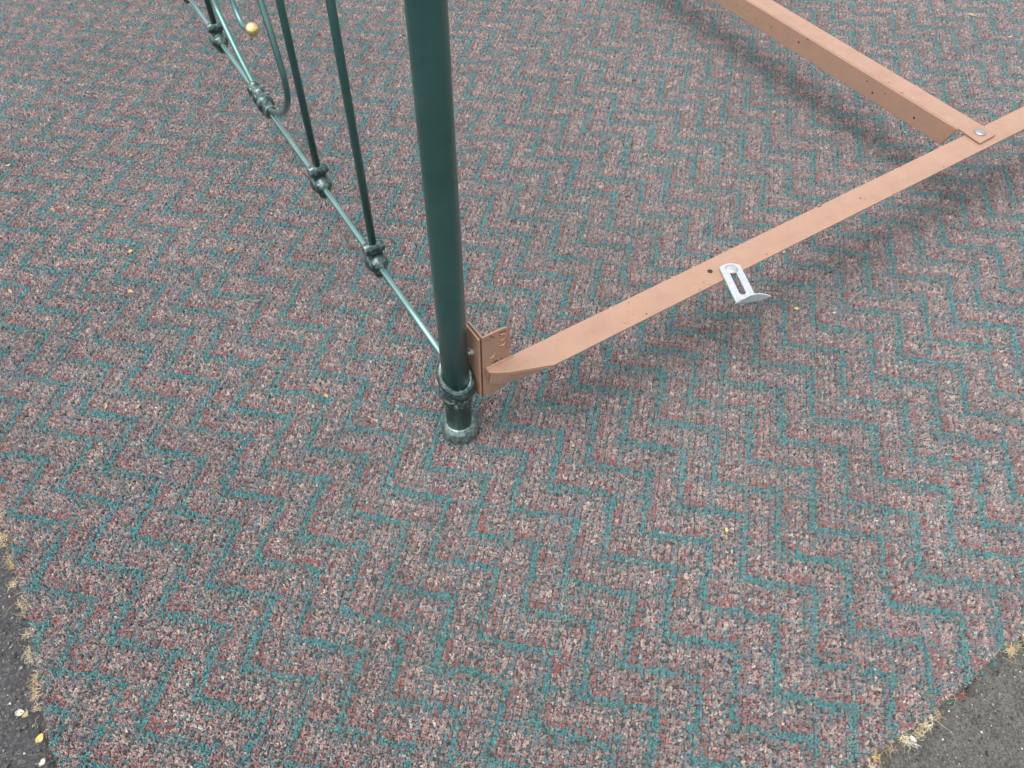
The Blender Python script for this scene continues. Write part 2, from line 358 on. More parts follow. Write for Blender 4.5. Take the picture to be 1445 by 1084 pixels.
at = me.attributes.new('single', 'INT', 'POINT'); at.data.foreach_set('value', sel)
pile = obj('pile', me, 'tuft', carpet); pile['kind'] = 'stuff'
ng = bpy.data.node_groups.new('pile_tufts', 'GeometryNodeTree')
ng.interface.new_socket('Geometry', in_out='INPUT', socket_type='NodeSocketGeometry'); ng.interface.new_socket('Geometry', in_out='OUTPUT', socket_type='NodeSocketGeometry')
N_, L_ = ng.nodes, ng.links
gi = N_.new('NodeGroupInput'); go = N_.new('NodeGroupOutput'); jn = N_.new('GeometryNodeJoinGeometry')
na = N_.new('GeometryNodeInputNamedAttribute'); na.data_type = 'INT'; na.inputs['Name'].default_value = 'single'
for k, protos in enumerate((blocks, singles)):
    cmpn = N_.new('FunctionNodeCompare'); cmpn.data_type = 'INT'; cmpn.operation = 'EQUAL'; cmpn.inputs[3].default_value = k; L_.new(na.outputs[0], cmpn.inputs[2])
    iop = N_.new('GeometryNodeInstanceOnPoints'); iop.inputs['Pick Instance'].default_value = True; ij = N_.new('GeometryNodeJoinGeometry')
    for po in protos:
        oi = N_.new('GeometryNodeObjectInfo'); oi.inputs['Object'].default_value = po; oi.inputs['As Instance'].default_value = True; L_.new(oi.outputs['Geometry'], ij.inputs[0])
    rv = N_.new('FunctionNodeRandomValue'); rv.data_type = 'INT'; rv.inputs[4].default_value = 0; rv.inputs[5].default_value = len(protos) - 1
    L_.new(rv.outputs[2], iop.inputs['Instance Index']); L_.new(gi.outputs[0], iop.inputs['Points']); L_.new(cmpn.outputs[0], iop.inputs['Selection']); L_.new(ij.outputs[0], iop.inputs['Instance'])
    L_.new(iop.outputs[0], jn.inputs[0])
L_.new(jn.outputs[0], go.inputs[0])
pile.modifiers.new('tufts', 'NODES').node_group = ng

# loose fibres: frayed jute and yarn along the two cut edges, lint on the pile
def strands(name, specs, parent=None, off=(0, 0, 0)):
    V, F, C = [], [], []
    for pts, r, c in specs:
        pts = [Vector(p) for p in pts]; base = len(V); n = len(pts)
        for i, p in enumerate(pts):
            t = (pts[min(i + 1, n - 1)] - pts[max(i - 1, 0)]).normalized(); a = t.orthogonal().normalized(); b = t.cross(a)
            rr = r * (1 - .6 * i / (n - 1))
            for k in range(3):
                an = 2.094 * k; V.append(p + (a * math.cos(an) + b * math.sin(an)) * rr - Vector(off)); C.append((*c, 1))
        for i in range(n - 1):
            for k in range(3): F.append((base + 3 * i + k, base + 3 * i + (k + 1) % 3, base + 3 * i + 3 + (k + 1) % 3, base + 3 * i + 3 + k))
    me = bpy.data.meshes.new(name); me.from_pydata(V, [], F)
    a = me.attributes.new('yarn', 'FLOAT_COLOR', 'POINT'); a.data.foreach_set('color', np.array(C, np.float32).ravel())
    o = obj(name, me, 'strand', parent); o['kind'] = 'stuff'; return o
JUTE = [(.56, .46, .29), (.62, .52, .34), (.46, .35, .20), (.68, .61, .45), (.60, .44, .18), (.38, .30, .20)]
YARN = [(.04, .19, .19), (.05, .25, .24), (.27, .09, .085), (.30, .20, .17), (.38, .30, .26), (.06, .06, .06)]
spec = []
def curl(p, a, ln, r, c, z, wild):
    pts = []; x, y = p; cu = random.gauss(0, wild)
    for q in range(6):
        pts.append((x, y, max(z, -.0118))); a += cu / 5 + random.gauss(0, .25); x += math.cos(a) * ln / 5; y += math.sin(a) * ln / 5; z += random.gauss(0, .0011)
    spec.append((pts, r, c))
for e in range(2):
    t = 0.0; d = CU if e == 0 else CW; o_ = CW if e == 0 else CU; out_a = math.atan2(-o_[1], -o_[0])
    while t < 2.0:
        t += .002 + random.expovariate(1 / .006)
        lush = .5 + .5 * math.sin(t * 17 + e * 2) + .45 * math.sin(t * 43 + e)
        p = CO + d * t + o_ * (wob(t, 1 if e == 0 else 2) + random.uniform(-.003, .004)); kind = random.random()
        if kind < .66 and lush > -.1:                    # a puff of backing fibre
            c0 = random.choice(JUTE); sz = random.uniform(.3, 1.0)
            for k in range(int(8 + 22 * sz)):
                c = tuple(v * random.uniform(.8, 1.2) for v in c0)
                curl(p + np.array((random.gauss(0, .0025), random.gauss(0, .0025))) * sz, random.uniform(0, 6.28) if random.random() < .5 else random.gauss(out_a, .6), random.uniform(.004, .013) * (.6 + sz * .5), random.uniform(.00022, .00048), c, random.uniform(-.009, -.001), 2.2)
        elif kind < .86:                                 # yarn pulled out of the row
            c0 = random.choice(YARN)
            for k in range(random.choice((3, 5, 8))): curl(p + np.array((random.gauss(0, .002), random.gauss(0, .002))), random.gauss(out_a, 1.0), random.uniform(.003, .008), random.uniform(.0006, .0011), tuple(v * random.uniform(.8, 1.2) for v in c0), random.uniform(-.008, -.002), 2.0)
        else:
            curl(p, random.gauss(out_a, .7), random.uniform(.012, .030), random.uniform(.00022, .0004), random.choice(JUTE), -.006, 1.0)
strands('frayed_fibre', spec, carpet, (CO[0], CO[1], -.0125))
spec = []
for k in range(420):
    x, y = random.uniform(-1.2, 1.4), random.uniform(-.5, 1.4)
    r_ = np.array((x, y)) - CO; u_ = r_ @ CU; w_ = r_ @ CW
    if u_ < .03 or w_ < .03: continue
    a = random.uniform(0, 6.28); ln = random.uniform(.004, .014); cu = random.gauss(0, 1.2); pts = []
    for q in range(6):
        pts.append((x, y, .0012 + .0012 * math.sin(q * .63))); x += math.cos(a) * ln / 5; y += math.sin(a) * ln / 5; a += cu / 5
    spec.append((pts, random.uniform(.00018, .00034), random.choice([(.55, .5, .45), (.6, .58, .55), (.5, .4, .3), (.35, .42, .42), (.05, .05, .05)])))
strands('surface_lint', spec, carpet, (CO[0], CO[1], -.0125))

# grit lying on the asphalt beside the cut edges
V, F, C = [], [], []
base_f = [(0, 2, 4), (2, 1, 4), (1, 3, 4), (3, 0, 4), (2, 0, 5), (1, 2, 5), (3, 1, 5), (0, 3, 5)]
for k in range(9000):
    e = k % 2; t = random.uniform(0, 1.5); off = -random.expovariate(1 / .10)
    p = CO + (CU if e else CW) * t + (CW if e else CU) * (off - .002)
    s = min(.0006 + random.expovariate(1 / .0007), .0042)
    R = Matrix.Rotation(random.random() * 6.28, 3, 'Z') @ Matrix.Rotation(random.random(), 3, 'X'); b0 = len(V)
    for v in ((1, 0, 0), (-1, 0, 0), (0, 1, 0), (0, -1, 0), (0, 0, .8), (0, 0, -.8)):
        q = R @ (Vector(v) * s * random.uniform(.6, 1.15)); V.append((p[0] + q.x, p[1] + q.y, -.0122 + s * .35 + q.z))
    g_ = random.choice((.03, .05, .05, .08, .12, .22)) * random.uniform(.8, 1.2); cc = (g_, g_ * .98, g_ * .93, 1) if random.random() < .9 else (.5, .48, .42, 1)
    C += [cc] * 6; F += [tuple(b0 + i for i in f) for f in base_f]
me = bpy.data.meshes.new('grit'); me.from_pydata(V, [], F)
a = me.attributes.new('yarn', 'FLOAT_COLOR', 'POINT'); a.data.foreach_set('color', np.array(C, np.float32).ravel())
tag(obj('asphalt_grit', me, 'grit'), 'loose dark and pale grit on the asphalt along the frayed carpet edge', 'grit', kind='stuff')

# ------------------------------------------------------------------ headboard
HD = Vector((-.5187, .855, 0)); HP = Vector((.855, .5187, 0)); UP = Vector((0, 0, 1)); PO = .0063
HROT = Matrix((HD, HP, UP)).transposed()      # local x along the headboard, y to the bed side, z up
head = tag(empty('bed_headboard'), 'dark green enamelled metal bed headboard with vertical rods, scrolls and cast joints', 'headboard')
def hb(s, z, o=PO): return HD * s + HP * o + UP * z
def post(s):
    bm = bmesh.new(); lathe(bm, [(.0190, .006), (.0190, .3), (.0190, .7), (.0190, 1.12)], 48)
    p = obj('corner_post', bm, 'green', head, HD * s, True); p.data.polygons[-1].use_smooth = False
    bm = bmesh.new(); lathe(bm, [(.0205, -.003), (.0240, -.002), (.0268, .003), (.0277, .009), (.0270, .015), (.0245, .0205), (.0215, .0240), (.0196, .0258), (.0180, .0262)], 48)
    obj('foot', bm, 'cast', p, None, True).scale = (1.04, 1.04, 1.0)
    bm = bmesh.new(); lathe(bm, [(.019, 1.12), (.024, 1.125), (.024, 1.14), (.012, 1.145), (.012, 1.155), (.026, 1.165), (.032, 1.19), (.026, 1.215), (.008, 1.225)], 32)
    obj('finial', bm, 'gold', p, None, True)
    return p
WID = 1.88
p1 = post(0); p2 = post(WID)
ZR = .118
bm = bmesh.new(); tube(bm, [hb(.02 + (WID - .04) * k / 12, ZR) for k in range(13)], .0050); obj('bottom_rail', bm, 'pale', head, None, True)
bm = bmesh.new(); tube(bm, [hb(.0, 1.02), hb(WID, 1.02)], .0095); obj('top_rail', bm, 'green', head, None, True)
bm = bmesh.new(); tube(bm, [hb(.0, .80), hb(WID, .80)], .0050); obj('middle_rail', bm, 'green', head, None, True)

def spindle_joint():
    bm = bmesh.new(); r = HROT
    tube(bm, [(0, -.0125, .0195), (0, -.006, .0195), (0, .006, .0195), (0, .0125, .0195)], [.0058, .0072, .0072, .0058], 16)
    rbox(bm, (0, 0, .0105), (.0060, .0075, .009))
    rbox(bm, (0, 0, .0005), (.0115, .0080, .0075)); blob(bm, (0, 0, .0005), (.0175, .0115, .0120))
    blob(bm, (0, .0080, .0005), (.0120, .0050, .0085)); blob(bm, (0, -.0080, .0005), (.0120, .0050, .0085))
    blob(bm, (.005, 0, -.0105), (.0085, .0085, .0055)); blob(bm, (-.008, 0, -.0095), (.0060, .0075, .0055))
    bmesh.ops.triangulate(bm, faces=bm.faces[:])
    return bm
def scroll_joint():
    bm = bmesh.new()
    for x, z, a, b, c in ((.029, .003, .0085, .0125, .0135), (.009, .003, .0095, .0130, .0140), (-.010, .002, .0085, .0135, .0135), (-.025, -.001, .0075, .0100, .0105)):
        blob(bm, (x, 0, z), (a, b, c))
    tube(bm, [(-.03, 0, .001), (.034, 0, .003)], .0088, 16)
    for x in (.019, -.001): tube(bm, [(x, -.011, .010), (x, .011, .010)], .0036, 12)
    blob(bm, (-.004, 0, -.012), (.016, .008, .006))
    bmesh.ops.triangulate(bm, faces=bm.faces[:])
    return bm
jm = None
def place_joint(s, z, rz=0, flip=False):
    global jm
    if jm is None:
        o = obj('rail_joint', spindle_joint(), 'cast', head, None, True); jm = o.data
    else: o = obj('rail_joint', jm, 'cast', head)
    fuse(o); o.matrix_local = Matrix.Translation(hb(s, z)) @ HROT.to_4x4() @ Matrix.Diagonal((1.5, 1.4, 1.5, 1)); return o
SP = [.2815, .512, 1.085, 1.345, 1.605]
for s in SP:
    bm = bmesh.new(); tube(bm, [hb(s, ZR + .018), hb(s + .001, .4), hb(s + .002, 1.02)], .0060); obj('spindle', bm, 'green', head, None, True)
    place_joint(s, ZR)
    place_joint(s, .80)
sj = obj('scroll_joint', scroll_joint(), 'cast', head, None, True); fuse(sj)
sj.matrix_local = Matrix.Translation(hb(.805, ZR + .003)) @ HROT.to_4x4() @ Matrix.Diagonal((1.45, 1.3, 1.4, 1))
bm = bmesh.new()
tube(bm, smooth_path([hb(*q) for q in ((1.00, .62), (1.055, .45), (1.06, .33), (1.0173, .232), (.9821, .2013), (.9145, .162), (.8412, .1314), (.80, .124), (.7618, .127), (.7166, .1459), (.6725, .1685), (.631, .2005), (.603, .236), (.5955, .2698), (.5986, .2955), (.6106, .339), (.6291, .3899), (.67, .50), (.72, .62), (.76, .80))], 8), .0054)
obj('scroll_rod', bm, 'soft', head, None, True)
bm = bmesh.new()
tube(bm, smooth_path([hb(*q) for q in ((.90, .62), (.885, .48), (.858, .36), (.840, .305), (.826, .2835), (.805, .273), (.780, .276), (.750, .289))], 8), .0050)
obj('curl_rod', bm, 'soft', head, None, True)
bm = bmesh.new(); bmesh.ops.create_uvsphere(bm, u_segments=32, v_segments=20, radius=.0118)
obj('brass_ball', bm, 'gold', head, hb(.738, .2945), True)['label'] = 'small round brass ball on the end of the scroll rod'

# clamp casting where the bottom rail meets the post
def clamp():
    bm = bmesh.new(); R_ = .0196
    for rr, zc, tilt, lo_, hi_ in ((.0066, .015, .014, 0, 6.2832), (.0050, -.006, .000, 0, 6.2832), (.0042, -.018, .000, 0, 6.2832)):
        n = 40; ring = []
        for k in range(n):
            a = 6.2832 * k / n; zk = zc + tilt * math.cos(a) + (.0015 * math.sin(4 * a) if tilt == 0 else 0)
            ring.append([bm.verts.new((math.cos(a) * (R_ + rr * math.cos(b)), math.sin(a) * (R_ + rr * math.cos(b)), zk + rr * 1.15 * math.sin(b))) for b in (6.2832 * q / 10 for q in range(10))])
        for k in range(n):
            A, B = ring[k], ring[(k + 1) % n]
            for q in range(10): bm.faces.new((A[q], A[(q + 1) % 10], B[(q + 1) % 10], B[q]))
    blob(bm, (.031, .005, .008), (.014, .0095, .0125)); blob(bm, (.040, .006, .006), (.008, .008, .009)); blob(bm, (.030, .004, .024), (.007, .0085, .007))
    rng2 = random.Random(5)
    for k in range(7):
        a = 6.2832 * k / 7 + rng2.uniform(-.15, .15)
        blob(bm, (math.cos(a) * .0215, math.sin(a) * .0215, rng2.uniform(-.024, .004)), (rng2.uniform(.004, .006), rng2.uniform(.004, .006), rng2.uniform(.004, .006)), None, 2)
    # slanting leaf straps on the face of the collar
    for a0, a1, z0, z1 in ((1.9, 3.4, .006, -.022), (3.0, 4.3, -.022, .006), (4.1, 5.5, .004, -.022)):
        tube(bm, [(math.cos(a) * .0222, math.sin(a) * .0222, z0 + (z1 - z0) * t) for t, a in ((k / 13, a0 + (a1 - a0) * k / 13) for k in range(14))], .0043, 10)
    return bm
for p, s, fl in ((p1, 0, 0), (p2, WID, math.pi)):
    c = obj('clamp_casting', clamp(), 'cast', head, None, True); fuse(c, .0010, 5)
    c.matrix_local = Matrix.Translation(HD * s + UP * .112) @ HROT.to_4x4() @ Matrix.Rotation(fl, 4, 'Z') @ Matrix.Diagonal((1.03, 1.03, 1.12, 1))

# ------------------------------------------------------------------ bed rail with its bracket, clip and cross bar
SD = Vector((.8355, .5494, 0)); ND = Vector((-.5494, .8355, 0))
rail = tag(empty('bed_rail'), 'copper painted angle iron bed side rail bolted to the green post, cross bar riveted on', 'bed rail')
def sn(s, n, z): return SD * s + ND * n + UP * z
ZT, NF, NN, LEN = .150, -.0242, -.0702, 1.95
def slab(name, poly, z0, z1, mat='copper', parent=rail, bw=.0008):
    bm = bmesh.new(); prism(bm, poly, z0, z1, lambda u, v, w: sn(u, v, w)); o = obj(name, bm, mat, parent); bevel(o, bw, 2); return o
def wall(name, poly, n0, n1, mat='copper', parent=rail, bw=.0008):     # polygon in (s, z), thickness along n
    bm = bmesh.new(); prism(bm, poly, n0, n1, lambda u, v, w: sn(u, w, v)); o = obj(name, bm, mat, parent); bevel(o, bw, 2); return o
sr = slab('side_rail', [(.0345, NF), (.0345, -.034), (.058, -.048), (.118, NN), (LEN, NN), (LEN, NF)], ZT - .0034, ZT)
wall('rail_web', [(.036, ZT - .0032), (.036, ZT - .020), (.075, ZT - .044), (LEN, ZT - .044), (LEN, ZT - .0032)], NF - .0036, NF - .0004)
bm = bmesh.new()                                   # turned-down end of the flange
ta, tb, tc = (.037, -.0355), (.060, -.0490), (.116, -.0700)
fr = [sn(*ta, ZT - .0036), sn(*tb, ZT - .0036), sn(*tc, ZT - .0036), sn(.072, -.047, ZT - .027), sn(.050, -.036, ZT - .034), sn(.038, -.030, ZT - .030)]
bk_ = [v + ND * .0026 for v in fr]
A = [bm.verts.new(v) for v in fr]; B = [bm.verts.new(v) for v in bk_]; bm.faces.new(A); bm.faces.new(B[::-1])
for i in range(6): bm.faces.new((A[i], A[(i + 1) % 6], B[(i + 1) % 6], B[i]))
bmesh.ops.triangulate(bm, faces=bm.faces[:]); obj('rail_end_lip', bm, 'worn', rail)
# bracket: two nested angles, one bolted to the post, one carrying the rail
def rounded(s0, s1, z0, z1, r=.012):
    pts = [(s0, z0), (s1 - r, z0)]
    for k in range(1, 6): a = -math.pi / 2 + math.pi / 2 * k / 6; pts.append((s1 - r + r * math.cos(a), z0 + r + r * math.sin(a)))
    for k in range(1, 7): a = math.pi / 2 * (k - 1) / 5; pts.append((s1 - r + r * math.cos(a), z1 - r + r * math.sin(a)))
    pts += [(s0, z1)]; return pts
bk = wall('bracket_plate', rounded(.0302, .0745, .0885, .2125), NF + .0002, NF + .0032, 'worn')
def flange(name, s0, s1, n0, n1, z0, z1, mat, parent):
    bm = bmesh.new(); prism(bm, [(n0, z0), (n1, z0), (n1, z1 - .006), (n1 - .006, z1), (n0, z1)], s0, s1, lambda u, v, w: sn(w, u, v)); o = obj(name, bm, mat, parent); bevel(o, .0007, 2); return o
flange('bracket_flange', .0302, .0330, NF + .0034, .016, .0890, .2122, 'worn', bk)
flange('bolt_plate', .0248, .0276, NF + .0005, .017, .0895, .2118, 'worn', rail)
flange('gasket', .0277, .0301, NF + .0008, .015, .0900, .2110, 'rust', rail)
for z in (.172, .108):
    bm = bmesh.new(); tube(bm, [sn(.017, -.006, z), sn(.0248, -.006, z)], .0034, 12); b = obj('bolt', bm, 'steel', rail, None, True)
    bm = bmesh.new(); tube(bm, [sn(.0205, -.006, z), sn(.0247, -.006, z)], .0062, 6); obj('nut', bm, 'steel', b)
# stamped half-moon lugs on the bracket
def lug(s, z, r, a0, a1):
    bm = bmesh.new(); tube(bm, [sn(s + r * math.cos(a), NF - .0004, z + r * math.sin(a)) for a in (a0 + (a1 - a0) * k / 12 for k in range(13))], [.0006 + .0011 * math.sin(math.pi * k / 12) for k in range(13)], 8)
    obj('stamped_lug', bm, 'copper', bk, None, True)
lug(.0605, .197, .0058, -1.9, 1.9); lug(.0610, .186, .0052, -2.6, .9); lug(.0440, .171, .0052, -2.6, .6); lug(.0640, .103, .0062, .2, 2.9)
bm = bmesh.new()
for k in range(12):
    blob(bm, sn(.037 + k * .0035, NF - .001 - .001 * (k % 2), ZT + .0004), (.0028, .0022, .0019), None, 2)
w = obj('weld_bead', bm, 'worn', rail, None, True); fuse(w, .0008, 2)
def disc(name, s, n, z0, z1, r, mat, parent, dome=0, seg=24, rim=.0008):
    bm = bmesh.new(); prof = [(r, 0), (r, max(z1 - z0 - rim, .0001)), (r - rim, z1 - z0)]
    if dome: prof += [(r * .8, z1 - z0 + dome * .55), (r * .45, z1 - z0 + dome * .9), (r * .12, z1 - z0 + dome)]
    lathe(bm, prof, seg); return obj(name, bm, mat, parent, sn(s, n, z0), True)
disc('bolt_hole', .4231, -.0454, ZT - .001, ZT + .0003, .0042, 'dark', sr, rim=.0002)
for s, n, r in ((.3983, -.0589, .0011), (.404, -.0565, .0008), (.755, -.047, .0016), (.76, -.052, .001)):
    disc('paint_chip', s, n, ZT - .001, ZT + .0002, r, 'rust', sr, seg=9, rim=.0001)

# cross bar lying on the side rail, parallel to the headboard
ZC = .1545; cb = empty('cross_bar'); cb.parent = rail
def hx(h, p, z): return HD * h + HP * p + UP * z
bm = bmesh.new(); prism(bm, [(-.020, 1.0540), (-.017, 1.0985), (-.012, 1.1030), (1.30, 1.1030), (1.30, 1.0570), (.03, 1.0570)], ZC - .0034, ZC, lambda u, v, w: hx(u, v, w))
tf = obj('top_flange', bm, 'copper', cb); bevel(tf, .0009, 2)
bm = bmesh.new(); prism(bm, [(.0465, ZC - .043), (1.30, ZC - .043), (1.30, ZC - .0012), (.030, ZC - .0012)], 1.0545, 1.0572, lambda u, v, w: hx(u, w, v))
wf = obj('side_flange', bm, 'copper', cb); bevel(wf, .0009, 2)
bm = bmesh.new(); lathe(bm, [(.0100, 0), (.0100, .0012), (.0090, .0024), (.0062, .0034), (.002, .0038)], 24); obj('rivet', bm, 'steel', cb, hx(.0013, 1.0790, ZC), True)
def chole(h, z, r, top=False):
    bm = bmesh.new(); tube(bm, [hx(h, 1.0541, z), hx(h, 1.0560, z)], r, 12); obj('bar_hole', bm, 'dark', wf)
for h, z, r in ((.118, .1285, .0022), (.195, .139, .0012), (.222, .1265, .0020), (.243, .141, .0014), (.432, .135, .0022), (.514, .131, .0014), (.70, .135, .002), (.85, .135, .002)): chole(h, z, r)
for h in (.540, .560, .585, .603, .622):
    bm = bmesh.new(); c0 = (h, .128 + .006 * (h > .58)); tube(bm, [hx(c0[0] + .004 * math.cos(a), 1.0543, c0[1] + .006 * math.sin(a)) for a in (-1.9 + 3.0 * k / 8 for k in range(9))], .0009, 8); obj('stamped_lug', bm, 'copper', wf, None, True)

# paint knocked off along the arrises, down to dark primer
def chips(name, spots, parent, mat):
    bm = bmesh.new(); r = random.Random(len(spots))
    for c, u, v, nrm, sz in spots:
        k = r.choice((5, 6, 7)); st = r.uniform(1, 2.6); a0 = r.random() * 6
        ring = [c + u * (math.cos(a0 + 6.283 * q / k) * sz * st * r.uniform(.6, 1.1)) + v * (math.sin(a0 + 6.283 * q / k) * sz * r.uniform(.5, 1.1)) for q in range(k)]
        A = [bm.verts.new(p + nrm * .00025) for p in ring]; B = [bm.verts.new(p - nrm * .0004) for p in ring]; bm.faces.new(A); bm.faces.new(B[::-1])
        for q in range(k): bm.faces.new((A[q], A[(q + 1) % k], B[(q + 1) % k], B[q]))
    o = obj(name, bm, mat, parent); o['kind'] = 'stuff'
rc = random.Random(3); sp_ = []
for k in range(42):
    s_ = rc.uniform(.06, 1.5); near = rc.random() < .55; n_ = (NN + .001 + rc.expovariate(1 / .003)) if near else (NF - .001 - rc.expovariate(1 / .003))
    if s_ < .13: n_ = rc.uniform(-.045, -.026)
    if rc.random() < .08: n_ = rc.uniform(NN + .004, NF - .004)
    sp_.append((sn(s_, n_, ZT), SD, ND, UP, .0003 + rc.expovariate(1 / .0004)))
chips('chipped_spots', sp_, sr, 'rust')
sp_ = []
for k in range(26): sp_.append((hx(rc.uniform(.06, .9), 1.0590 + rc.expovariate(1 / .004), ZC), HD, HP, UP, .0003 + rc.expovariate(1 / .00035)))
chips('chipped_spots', sp_, tf, 'rust')
sp_ = []
for k in range(16): sp_.append((hx(rc.uniform(.06, .9), 1.0545, ZC - (.002 + rc.expovariate(1 / .003) if rc.random() < .5 else rc.uniform(.004, .040))), HD, UP, -HP, .0003 + rc.expovariate(1 / .00035)))
chips('chipped_spots', sp_, wf, 'rust')
sp_ = []
for k in range(26): sp_.append((sn(rc.uniform(.034, .071), NF + .0002, rc.choice((rc.uniform(.092, .208), .2085 - rc.expovariate(1 / .003), ZT + .004))), SD, UP, -ND, .0005 + rc.expovariate(1 / .0006)))
chips('chipped_spots', sp_, bk, 'rust')

# white slotted clip under its screw
clip = empty('slotted_clip'); clip.parent = rail; clip['label'] = 'white slotted metal clip sticking out from the side rail'
E1 = Vector((-.400, -.917)); E2 = Vector((.917, -.400)); K0 = Vector((.4410, -.0418))
def ck(a, b, z): q = K0 + E1 * a + E2 * b; return sn(q.x, q.y, z)
ZK = ZT + .0012; TH = .0022
bm = bmesh.new(); W2, LN = .0335, .0835
outer = [(.004, 0), (.001, .008), (0, W2 / 2), (.001, W2 - .008), (.004, W2), (LN, W2), (LN, 0)]
slot = []
sw, s0, s1 = .0052, .022, .0635
for k in range(9): a = math.pi / 2 + math.pi * k / 8; slot.append((s0 + sw * math.cos(a), W2 / 2 + sw * math.sin(a)))
for k in range(9): a = -math.pi / 2 + math.pi * k / 8; slot.append((s1 + sw * math.cos(a), W2 / 2 + sw * math.sin(a)))
# strips round the slot: ring of quads between a matched outer boundary and the slot
def on_outer(a, b):
    ca, cb_ = (s0 + s1) / 2, W2 / 2
    dx, dy = a - ca, b - cb_
    best = 9
    if dx > 0: best = min(best, (LN - ca) / dx)
    if dx < 0: best = min(best, (-ca + .001) / dx)
    if dy > 0: best = min(best, (W2 - cb_) / dy)
    if dy < 0: best = min(best, -cb_ / dy)
    return ca + dx * best, cb_ + dy * best
outr = [on_outer(*q) for q in slot]
corners = [(LN, W2), (LN, 0), (.001, W2), (.001, 0)]
for c in corners:
    i = min(range(len(outr)), key=lambda i: (outr[i][0] - c[0]) ** 2 + (outr[i][1] - c[1]) ** 2); outr[i] = c
outr = [((a + .006 * ((b - W2 / 2) / (W2 / 2)) ** 2) if a < .002 else a, b) for a, b in outr]
n = len(slot); lay = []
for z in (ZK, ZK + TH): lay.append(([bm.verts.new(ck(a, b, z)) for a, b in slot], [bm.verts.new(ck(a, b, z)) for a, b in outr]))
for i in range(n):
    j = (i + 1) % n
    for (S_, O_) in lay: bm.faces.new((S_[i], S_[j], O_[j], O_[i]))
    bm.faces.new((lay[0][0][i], lay[0][0][j], lay[1][0][j], lay[1][0][i])); bm.faces.new((lay[0][1][i], lay[0][1][j], lay[1][1][j], lay[1][1][i]))
body = obj('clip_plate', bm, 'zinc', clip); bevel(body, .0004, 1)
bm = bmesh.new(); rows = []
for k in range(11):                                # turned-up lip, flaring and cupped
    t = k / 10; b = -.001 + (W2 + .002) * t; bow = .0045 * (1 - (2 * t - 1) ** 2)
    prof = []
    for q in range(5):
        u = q / 4; hgt = .0185 * u * (.72 + .28 * math.sin(math.pi * (.15 + .75 * t)))
        prof.append((LN - .0005 - bow * u + .0072 * u, b + (.0035 * u * (2 * t - 1)) + .009 * u, ZK + TH * .5 + hgt))
    rows.append([(bm.verts.new(ck(*x)), bm.verts.new(ck(x[0] + .0020, x[1], x[2]))) for x in prof])
for A, B in zip(rows, rows[1:]):
    for i in range(4):
        for s in (0, 1): bm.faces.new((A[i][s], A[i + 1][s], B[i + 1][s], B[i][s]))
    bm.faces.new((A[0][0], B[0][0], B[0][1], A[0][1])); bm.faces.new((A[4][0], B[4][0], B[4][1], A[4][1]))
for A in (rows[0], rows[-1]):
    for i in range(4): bm.faces.new((A[i][0], A[i + 1][0], A[i + 1][1], A[i][1]))
obj('clip_lip', bm, 'zinc', clip)
q = K0 + E1 * .0145 + E2 * (W2 / 2)
disc('screw_head', q.x, q.y, ZK + TH - .0003, ZK + TH + .0012, .0098, 'screw', clip, .0022)

# ------------------------------------------------------------------ petals and flecks on the carpet
M['petal_y'] = mat_plain('yellow_petal', (.50, .42, .16), .75, 0, .2, (.40, .30, .10)); M['petal_o'] = mat_plain('orange_petal', (.42, .25, .10), .75, 0, .2, (.32, .17, .06))
M['petal_w'] = mat_plain('white_petal', (.50, .48, .41), .7, 0, .2); M['petal_t'] = mat_plain('tan_leaf_bit', (.40, .30, .17), .8, 0, .2, (.29, .20, .10)); M['petal_d'] = mat_plain('dark_leaf_bit', (.05, .04, .03), .8)
def petal_mesh(L, W, curl, seed):
    r = random.Random(seed); bm = bmesh.new(); rows = []
    for i in range(5):
        t = i / 4; w = W * math.sin(math.pi * (.12 + .76 * t)) * r.uniform(.8, 1.15); x = L * (t - .5)
        rows.append([(x + r.uniform(-.1, .1) * W, w * k * .5, curl * ((2 * t - 1) ** 2) + .25 * W * k * k + r.uniform(0, .08) * W) for k in (-1, 0, 1)])
    a = [[bm.verts.new((x, y, z)) for x, y, z in q] for q in rows]; b = [[bm.verts.new((x, y, z + .0005)) for x, y, z in q] for q in rows]
    for i in range(4):
        for k in range(2):
            bm.faces.new((a[i][k], a[i][k + 1], a[i + 1][k + 1], a[i + 1][k])); bm.faces.new((b[i][k], b[i][k + 1], b[i + 1][k + 1], b[i + 1][k]))
        for k in (0, 2): bm.faces.new((a[i][k], a[i + 1][k], b[i + 1][k], b[i][k]))
    for i in (0, 4):
        for k in range(2): bm.faces.new((a[i][k], a[i][k + 1], b[i][k + 1], b[i][k]))
    return bm
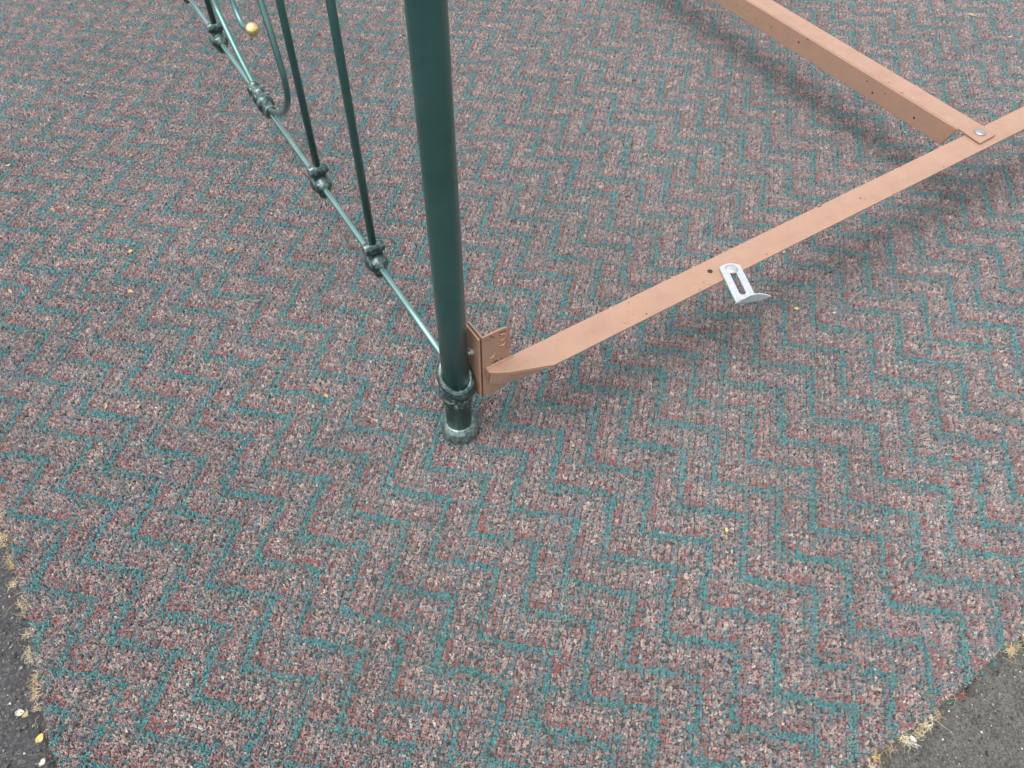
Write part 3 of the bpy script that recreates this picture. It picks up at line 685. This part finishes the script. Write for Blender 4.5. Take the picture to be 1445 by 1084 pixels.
FL = [  # x, y, length, width, material, label
 (-.6215, .3900, .0085, .0070, 'petal_y', 'bright yellow petal fleck on carpet at left, level with an orange fleck'),
 (-.4392, .3986, .0075, .0065, 'petal_o', 'orange petal fleck on carpet between the bottom rail and the bright yellow fleck'),
 (-.7094, .5056, .0080, .0060, 'petal_o', 'small orange fleck on carpet up and left of the bright yellow fleck'),
 (-.5895, .2879, .0110, .0060, 'petal_t', 'orange tan crumb on carpet just below the bright yellow fleck'),
 (-.7990, .2848, .0110, .0050, 'petal_t', 'tan chip on carpet near the left picture edge, mid height'),
 (-.7123, .6804, .0100, .0060, 'petal_t', 'pale tan petal on carpet, alone in the upper left, below the row of scrolls'),
 (-.9497, .6428, .0100, .0050, 'petal_y', 'dull yellow fleck on carpet at the left picture edge, upper third'),
 (-.4100, .6098, .0100, .0060, 'petal_t', 'yellowish tan fleck on carpet just left of the bottom rail, below the scroll joint'),
 (-.3156, .9189, .0080, .0050, 'petal_t', 'small tan fleck on carpet seen beside the rod nearest the post'),
 (-.2131, .0611, .0100, .0060, 'petal_t', 'tan leaf crumb on carpet left of the clamp casting on the post'),
 (.3499, .7011, .0110, .0070, 'petal_t', 'pale tan petal on carpet between the post and the cross bar'),
 (.5513, 1.1619, .0100, .0045, 'petal_w', 'white sliver on shaded carpet left of the top of the cross bar'),
 (.4290, .9622, .0110, .0060, 'petal_t', 'faint tan leaf smudge on carpet just right of a dark leaf bit'),
 (.5675, .2614, .0085, .0070, 'petal_y', 'bright yellow petal fleck on carpet just right of the white clip'),
 (.6314, .2522, .0060, .0050, 'petal_w', 'tiny white fleck on carpet right of the yellow fleck by the clip'),
 (1.2497, 1.319, .0180, .0080, 'petal_t', 'tan leaf scrap on carpet at the top right, beyond the cross bar'),
 (1.3067, 1.2082, .0180, .0030, 'petal_w', 'white sliver on carpet near the top right corner'),
 (.6507, .8629, .0200, .0060, 'petal_t', 'yellowish leaf smear on carpet below the middle of the cross bar'),
 (.9187, .7923, .0060, .0050, 'petal_w', 'white dot on carpet just below the lower half of the cross bar'),
 (.3775, -.1668, .0080, .0050, 'petal_y', 'pale yellow fleck on carpet in the lower half, right of the post foot'),
 (-.5000, .0366, .0120, .0035, 'petal_t', 'thin tan twig on carpet at left, the right one of two'),
 (-.5492, .0360, .0120, .0035, 'petal_t', 'thin orange tan twig on carpet at left, the left one of two'),
 (.3535, .9878, .0100, .0060, 'petal_d', 'dark brown leaf bit on carpet above the pale tan petal'),
 (-.5078, -.4129, .0095, .0075, 'petal_w', 'white petal on asphalt at lower left, the upper one beside the frayed edge'),
 (-.4926, -.4191, .0085, .0055, 'petal_t', 'cream petal on asphalt at lower left, right beside the upper white petal'),
 (-.4650, -.4449, .0110, .0080, 'petal_y', 'pale yellow petal caught in the frayed edge at lower left'),
 (-.4520, -.4700, .0090, .0070, 'petal_w', 'white petal at the bottom left where the frayed edge leaves the picture'),
 (.5509, -.4359, .0080, .0060, 'petal_w', 'white petal by the frayed edge at lower right'),
]
for i, (x, y, L, W, mt, lab) in enumerate(FL):
    r_ = np.array((x, y)) - CO; on = (r_ @ CU > 0 and r_ @ CW > 0)
    o = obj('petal', petal_mesh(L, W, random.uniform(.0, .0018), i), mt, None, (x, y, .0008 if on else -.0115))
    o.rotation_euler = (random.gauss(0, .2), random.gauss(0, .2), random.random() * 6.28)
    tag(o, lab, 'leaf bit' if mt in ('petal_t', 'petal_d') else 'petal', 'petal and leaf flecks on the ground')
